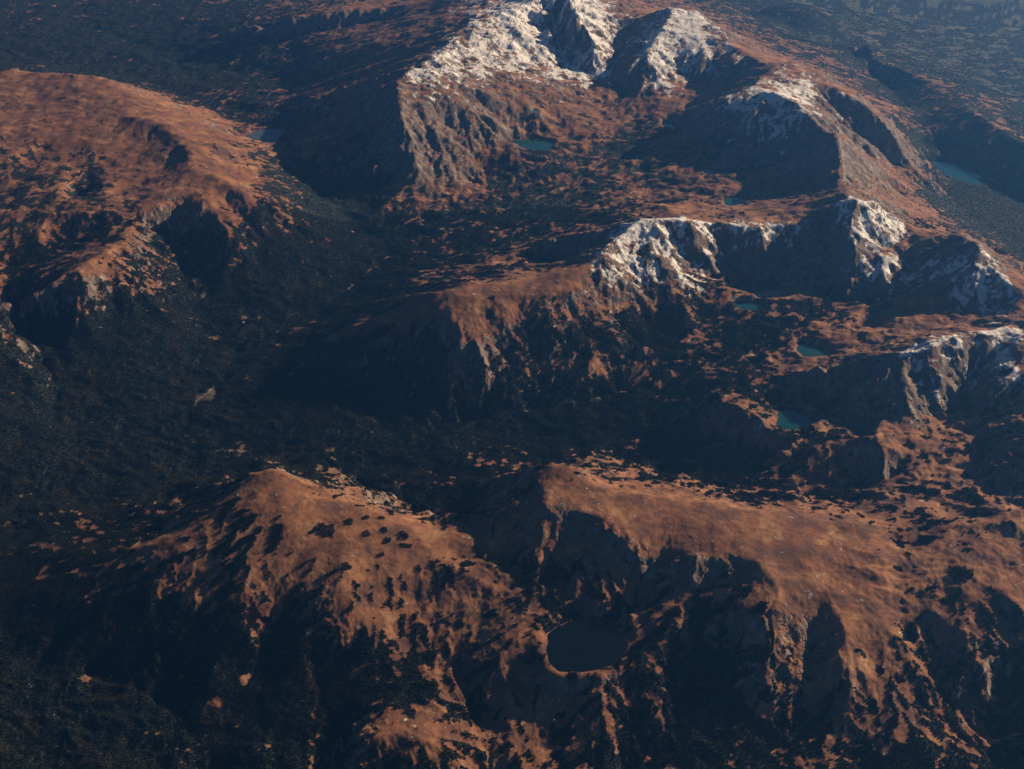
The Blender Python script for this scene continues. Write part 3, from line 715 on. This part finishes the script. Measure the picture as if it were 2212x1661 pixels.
ii, jj = np.mgrid[0:nr-1, 0:nc-1]
v0 = (ii*nc+jj).ravel()
quads = np.stack([v0, v0+1, v0+nc+1, v0+nc], 1)
reg = region_at(x, y)
qreg = reg[v0]
REGION_OBJECTS = {
 'left': ('mountain', 'broad brown grassy mountain at upper left with rounded lit top'),
 'spur': ('mountain_spur', 'small lit orange spur with wooded ribs at the left edge'),
 'shoulder': ('mountain_shoulder', 'dark wooded shoulder at the left edge below the orange spur'),
 'massif': ('mountain', 'tallest snow streaked massif at top centre with long lit rib'),
 'twin': ('mountain', 'snowy twin summit right of the massif with brown back ridge'),
 'dome': ('mountain', 'dome with a great shaded cirque wall in the upper right'),
 'horn': ('mountain', 'sharp snow capped horn and its wings near the right edge'),
 'middle': ('mountain_ridge', 'snowy cliff ridge in the middle distance behind the teal tarns'),
 'cirques': ('mountain_ridge', 'right edge ridge with two dark cirques and snowy rock ribs'),
 'nose': ('mountain_spur', 'rounded brown nose of the middle ridge with one narrow lit rib'),
 'knoll': ('hill', 'foreground orange grass hill scattered with dark tree clumps'),
 'brown': ('mountain_ridge', 'smooth orange brown foreground ridge above the round tarn'),
 'right': ('hillside', 'rough brown hillside at the lower right corner'),
 'low': ('hill', 'low grassy knoll at the bottom edge among dark woods'),
 'outlier': ('mountain_ridge', 'hazy outlying ridge beside the plain at upper right'),
 'far': ('hill', 'hazy rounded far hill behind the twin summit ridge'),
 'plateau': ('plateau', 'dark blue wooded plateau edge left of the massif'),
 'pass': ('mountain_pass', 'low brown pass joining left mountain and massif beside a lake'),
 'valley': ('valley', 'dark wooded valley floors winding between the mountains'),
 'lowland': ('plain', 'hazy flat lowland beyond the mountains'),
}
for k, nm in enumerate(names):
    f = quads[qreg == k]
    if not len(f): continue
    on, lab = REGION_OBJECTS[nm]
    o = grid_mesh(on, f, M_ground)
    o['kind'] = 'structure'; o['label'] = lab; o['category'] = on.replace('_', ' ')

# ------------------------------------------------------------------ lakes
for lk in LK:
    n = 72
    me = bpy.data.meshes.new('lake')
    ang = np.linspace(0, 2*math.pi, n, endpoint=False); k = lk['seed']
    w = 1 + (0.6 if k == 1 else 1.0)*(0.10*np.sin(2*ang + k) + 0.10*np.sin(3*ang + 2.1*k) + 0.06*np.sin(5*ang + 1.3*k) + 0.03*np.sin(9*ang + 3.7*k) + 0.02*np.sin(14*ang + 1.7*k))
    w = w*1.04
    p, q = lk['a']*np.cos(ang)*w, lk['b']*np.sin(ang)*w
    c, s = math.cos(lk['rot']), math.sin(lk['rot'])
    vx, vy = p*c-q*s, p*s+q*c
    me.from_pydata([(a, b_, 0) for a, b_ in zip(vx, vy)], [], [list(range(n))])
    me.materials.append({1: M_dark, 11: M_pale, 10: M_pale}.get(lk['seed'], M_water))
    o = bpy.data.objects.new('lake', me); C.objects.link(o)
    o.location = (lk['x'], lk['y'], lk['z'])
    o['kind'] = 'structure'; o['label'] = lk['label']; o['category'] = 'lake'

# ------------------------------------------------------------------ woods
def on_grid(F, px, py):
    th = np.arctan2(px, py); r = np.hypot(px, py)
    fj = np.interp(th, cols, np.arange(nc)); fi = np.interp(r, rows, np.arange(nr))
    i = np.clip(fi.astype(int), 0, nr-2); j = np.clip(fj.astype(int), 0, nc-2); a = fi-i; b = fj-j
    return F[i, j]*(1-a)*(1-b)+F[i+1, j]*a*(1-b)+F[i, j+1]*(1-a)*b+F[i+1, j+1]*a*b
def ground_at(u, v, zz=1500.0):
    for _ in range(12):
        X, Y, _z = at(u, v, zz)
        zz = 0.5*zz+0.5*float(on_grid(Zg, np.array([X]), np.array([Y]))[0])
    X, Y, _z = at(u, v, zz)
    return X, Y, float(on_grid(Zg, np.array([X]), np.array([Y]))[0])

def scatter(r0, r1, sp, half=0.6, seed=1):
    rs = np.random.RandomState(seed)
    X = np.arange(-r1*math.sin(half), r1*math.sin(half), sp); Y = np.arange(r0*math.cos(half), r1, sp)
    gx_, gy_ = np.meshgrid(X, Y)
    gx_ = (gx_+rs.uniform(-.5, .5, gx_.shape)*sp).ravel(); gy_ = (gy_+rs.uniform(-.5, .5, gy_.shape)*sp).ravel()
    r = np.hypot(gx_, gy_); th = np.arctan2(gx_, gy_)
    k = (r > r0) & (r <= r1) & (np.abs(th) < half)
    gx_, gy_ = gx_[k], gy_[k]
    f = on_grid(forest.reshape(nr, nc), gx_, gy_)
    k = f > rs.uniform(0.12, 0.9, len(f))
    gx_, gy_ = gx_[k], gy_[k]
    return np.stack([gx_, gy_, on_grid(Zg, gx_, gy_)], 1)

def cone_tree(V_, F_, x0, y0, z0, h, r, n=6, rs=None):
    """trunk-height gap, two stacked skirts and a tip"""
    for (zb, zt, rb) in ((0.06*h, 0.72*h, r), (0.42*h, h, 0.66*r)):
        b0 = len(V_)
        for k in range(n):
            a = 2*math.pi*k/n + x0
            rr_ = rb*(1+0.22*math.sin(3.1*k+x0+y0))
            V_.append((x0+rr_*math.cos(a), y0+rr_*math.sin(a), z0+zb))
        V_.append((x0, y0, z0+zt))
        for k in range(n): F_.append((b0+k, b0+(k+1) % n, b0+n))

def wood(name, pts, label, size, seed):
    me = bpy.data.meshes.new(name)
    me.vertices.add(len(pts)); me.vertices.foreach_set('co', pts.astype(np.float32).ravel())
    me.materials.append(M_tree)
    o = bpy.data.objects.new(name, me); C.objects.link(o)
    o['kind'] = 'stuff'; o['label'] = label; o['category'] = 'forest'
    ng = bpy.data.node_groups.new('plant_conifers', 'GeometryNodeTree')
    ng.interface.new_socket('Geometry', in_out='INPUT', socket_type='NodeSocketGeometry')
    ng.interface.new_socket('Geometry', in_out='OUTPUT', socket_type='NodeSocketGeometry')
    N, L = ng.nodes, ng.links
    gi, go = N.new('NodeGroupInput'), N.new('NodeGroupOutput')
    jn = N.new('GeometryNodeJoinGeometry')
    rs = np.random.RandomState(seed)
    for k in range(6):
        a = k*1.05+rs.uniform(-.3, .3); d = size*(0.28+0.22*rs.rand())*(0 if k == 5 else 1)
        h = rs.uniform(8, 16); r = h*rs.uniform(0.22, 0.30)
        cn = N.new('GeometryNodeMeshCone'); cn.fill_type = 'NONE'
        cn.inputs['Vertices'].default_value = 5; cn.inputs['Radius Top'].default_value = 0.25
        cn.inputs['Radius Bottom'].default_value = r; cn.inputs['Depth'].default_value = h
        tr = N.new('GeometryNodeTransform')
        tr.inputs['Translation'].default_value = (d*math.cos(a), d*math.sin(a), -2.0)
        tr.inputs['Rotation'].default_value = (0, 0, rs.uniform(0, 6))
        L.new(cn.outputs[0], tr.inputs[0]); L.new(tr.outputs[0], jn.inputs[0])
    sm = N.new('GeometryNodeSetMaterial'); sm.inputs['Material'].default_value = M_tree
    L.new(jn.outputs[0], sm.inputs[0])
    ip = N.new('GeometryNodeInstanceOnPoints')
    r1 = N.new('FunctionNodeRandomValue'); r1.data_type = 'FLOAT_VECTOR'
    r1.inputs[0].default_value = (-0.08, -0.08, 0); r1.inputs[1].default_value = (0.08, 0.08, 6.28)
    r2 = N.new('FunctionNodeRandomValue'); r2.data_type = 'FLOAT'
    r2.inputs[2].default_value = 0.65; r2.inputs[3].default_value = 1.25
    L.new(gi.outputs[0], ip.inputs['Points']); L.new(sm.outputs[0], ip.inputs['Instance'])
    L.new(r1.outputs[0], ip.inputs['Rotation']); L.new(r2.outputs[1], ip.inputs['Scale'])
    L.new(ip.outputs[0], go.inputs[0])
    md = o.modifiers.new('plant', 'NODES'); md.node_group = ng
    return o
p1 = scatter(5200, 11000, 14.5, seed=11)
p2 = scatter(11000, 16500, 20, seed=12)
p3 = scatter(16500, 44000, 40, half=0.5, seed=13)
wood('forest', p1, 'dark conifer forest covering the near slopes and valley', 15, 3)
wood('forest', p2, 'dark conifer forest on the middle valley slopes behind the foreground hills', 20, 4)
wood('forest', p3, 'distant dark blue forest on the far slopes, plateau and plain', 34, 5)
print('clusters', len(p3), len(p1), len(p2))

# ------------------------------------------------------------------ tree clumps that stand alone on the grass
GROVES = [
 (753,1128,11,7,'dark tree clump nearest the crest bend of the orange foreground hill'),
 (790,1118,8,4,'left of two small tree clumps close under the orange hill crest'),
 (825,1119,8,4,'right of two small tree clumps close under the orange hill crest'),
 (790,1152,10,7,'lone tree clump in the middle of the orange slope, left of a row of clumps'),
 (830,1145,9,8,'tall tree clump left of the largest clump on the orange hill'),
 (835,1167,10,6,'tree clump below the tall one near the right end of the orange hill'),
 (869,1155,13,9,'largest tree clump near the right end of the orange foreground hill'),
 (880,1178,18,5,'long thin tree clump beneath the largest one on the orange hill'),
 (823,1198,9,5,'lowest lone tree clump on the smooth orange slope above the woods'),
 (746,1222,14,7,'dark streak of trees slanting across the lower orange slope'),
 (700,1145,28,14,'hook shaped dark grove in the middle of the orange foreground hill'),
 (595,1159,16,26,'tall dark grove on the left part of the orange foreground hill'),
 (866,1643,13,6,'dark tree clump at the bottom edge on the low grassy knoll'),
 (884,1610,11,5,'small tree clump high on the low grassy knoll at the bottom edge'),
 (1064,642,6,5,'tiny round tree clump below the crest of the long middle ridge'),
 (1057,677,9,6,'small tree clump on the brown middle ridge, below a tiny round one'),
 (2047,1299,16,6,'dark clump of trees on the rough brown hillside at lower right'),
 (2071,1238,26,14,'large dark thicket on the rough brown hillside at lower right'),
]
def grove(u, v, ru, rv, label, seed):
    rs = np.random.RandomState(seed)
    X, Y, Z = ground_at(u, v)
    dep = math.hypot(math.hypot(X, Y), CAM_Z-Z)
    rx, ry = ru*dep/FPX, rv*dep/FPX/((CAM_Z-Z)/dep)
    sp = 8.5
    gx_, gy_ = np.meshgrid(np.arange(-1.5*rx, 1.5*rx, sp), np.arange(-1.5*ry, 1.5*ry, sp))
    gx_ = (gx_+rs.uniform(-3.5, 3.5, gx_.shape)).ravel(); gy_ = (gy_+rs.uniform(-3.5, 3.5, gy_.shape)).ravel()
    n = fbm(gx_+X, gy_+Y, 85, 3, 300+seed % 7, gain=0.7)
    d = (gx_/rx)**2+(gy_/ry)**2
    k = d + 1.5*n < 0.8
    gx_, gy_ = gx_[k], gy_[k]
    if len(gx_) == 0: return
    # one grove: keep the largest group of trees that stand close together
    comp = np.full(len(gx_), -1); c_ = 0
    for q in range(len(gx_)):
        if comp[q] >= 0: continue
        todo = [q]; comp[q] = c_
        while todo:
            w_ = todo.pop()
            nb = np.flatnonzero((comp < 0) & (np.hypot(gx_-gx_[w_], gy_-gy_[w_]) < 11.5))
            comp[nb] = c_; todo.extend(nb.tolist())
        c_ += 1
    k = comp == np.bincount(comp).argmax()
    gx_, gy_ = gx_[k], gy_[k]
    gz = on_grid(Zg, gx_+X, gy_+Y)-Z
    V_, F_ = [], []
    for a, b_, c in zip(gx_, gy_, gz):
        h = rs.uniform(9, 19)
        cone_tree(V_, F_, float(a), float(b_), float(c)-1.0, h, h*rs.uniform(0.24, 0.32))
    me = bpy.data.meshes.new('tree_grove'); me.from_pydata(V_, [], F_); me.materials.append(M_tree)
    o = bpy.data.objects.new('tree_grove', me); C.objects.link(o); o.location = (X, Y, Z)
    o['label'] = label; o['category'] = 'grove'; o['group'] = 'tree clumps standing alone on the grass'
for k, gdef in enumerate(GROVES): grove(*gdef, 500+k)

# ------------------------------------------------------------------ the few pale roofs that catch the light
M_wall = simple('plaster', (0.55, 0.52, 0.47), 0.9, scale=0.3)
M_roof = simple('pale_sheet_roof', (0.62, 0.60, 0.56), 0.5, scale=0.3)
M_wood = simple('dark_boards', (0.07, 0.045, 0.03), 0.9, scale=0.5)
def barn(name, u, v, w, d, h, rz, label, cat):
    X, Y, Z = ground_at(u, v)
    e = bpy.data.objects.new(name, None); C.objects.link(e)
    e.location = (X, Y, Z+1.0); e.rotation_euler = (0, 0, rz)
    e['label'] = label; e['category'] = cat; e['group'] = 'pale roofed buildings in clearings'
    def part(nm, V_, F_, m_):
        me = bpy.data.meshes.new(nm); me.from_pydata(V_, [], F_); me.materials.append(m_)
        o = bpy.data.objects.new(nm, me); C.objects.link(o); o.parent = e
    a, b_ = w/2, d/2; rh = h+0.32*d
    part('wall', [(-a, -b_, -4), (a, -b_, -4), (a, b_, -4), (-a, b_, -4), (-a, -b_, h), (a, -b_, h), (a, b_, h), (-a, b_, h), (-a, 0, rh), (a, 0, rh)],
         [(0, 1, 5, 4), (2, 3, 7, 6), (1, 2, 6, 9, 5), (3, 0, 4, 8, 7)], M_wall)
    o_ = 1.2; t = 0.35; sl_ = 0.32*d/b_
    ze = h-o_*sl_+0.15
    for sy in (-1, 1):
        p = [(-a-o_, sy*(b_+o_), ze), (a+o_, sy*(b_+o_), ze), (a+o_, 0, rh+0.15), (-a-o_, 0, rh+0.15)]
        part('roof', p+[(q[0], q[1], q[2]+t) for q in p], [(0, 1, 2, 3), (4, 7, 6, 5), (0, 4, 5, 1), (1, 5, 6, 2), (2, 6, 7, 3), (3, 7, 4, 0)], M_roof)
    part('door', [(-2, -b_-0.15, -0.5), (2, -b_-0.15, -0.5), (2, -b_-0.15, 3.6), (-2, -b_-0.15, 3.6), (-2, -b_-0.02, -0.5), (2, -b_-0.02, -0.5), (2, -b_-0.02, 3.6), (-2, -b_-0.02, 3.6)],
         [(0, 1, 2, 3), (0, 4, 5, 1), (1, 5, 6, 2), (2, 6, 7, 3), (3, 7, 4, 0)], M_wood)
barn('barn', 527, 697, 30, 17, 6, 0.5, 'pale roofed barn in a small clearing of the dark left valley', 'barn')
barn('hall', 1912, 37, 60, 34, 10, -0.3, 'larger pale hall on the hazy plain at upper right', 'building')
barn('hall', 1920, 26, 40, 24, 9, 0.2, 'smaller pale hall just beyond the larger one on the plain', 'building')

# ------------------------------------------------------------------ haze
def haze():
    m, nt, N, L = mat('thin_haze'); b = NB(nt)
    out = b.n('ShaderNodeOutputMaterial'); pv = b.n('ShaderNodeVolumePrincipled')
    pv.inputs['Color'].default_value = (0.12, 0.40, 1.0, 1)
    pv.inputs['Density'].default_value = 7.2e-6
    pv.inputs['Anisotropy'].default_value = 0.55
    b.l(pv.outputs[0], out.inputs['Volume'])
    me = bpy.data.meshes.new('haze')
    X, Y0, Y1, Z0, Z1 = 95000, -6000, 95000, 300, CAM_Z+150
    v = [(sx*X, Y, Z) for Z in (Z0, Z1) for Y in (Y0, Y1) for sx in (-1, 1)]
    me.from_pydata(v, [], [(0, 2, 3, 1), (4, 5, 7, 6), (0, 1, 5, 4), (2, 6, 7, 3), (0, 4, 6, 2), (1, 3, 7, 5)])
    me.materials.append(m)
    o = bpy.data.objects.new('haze', me); C.objects.link(o)
    o['kind'] = 'stuff'; o['label'] = 'thin blue haze hanging in the air over the whole mountain range'; o['category'] = 'haze'
haze()
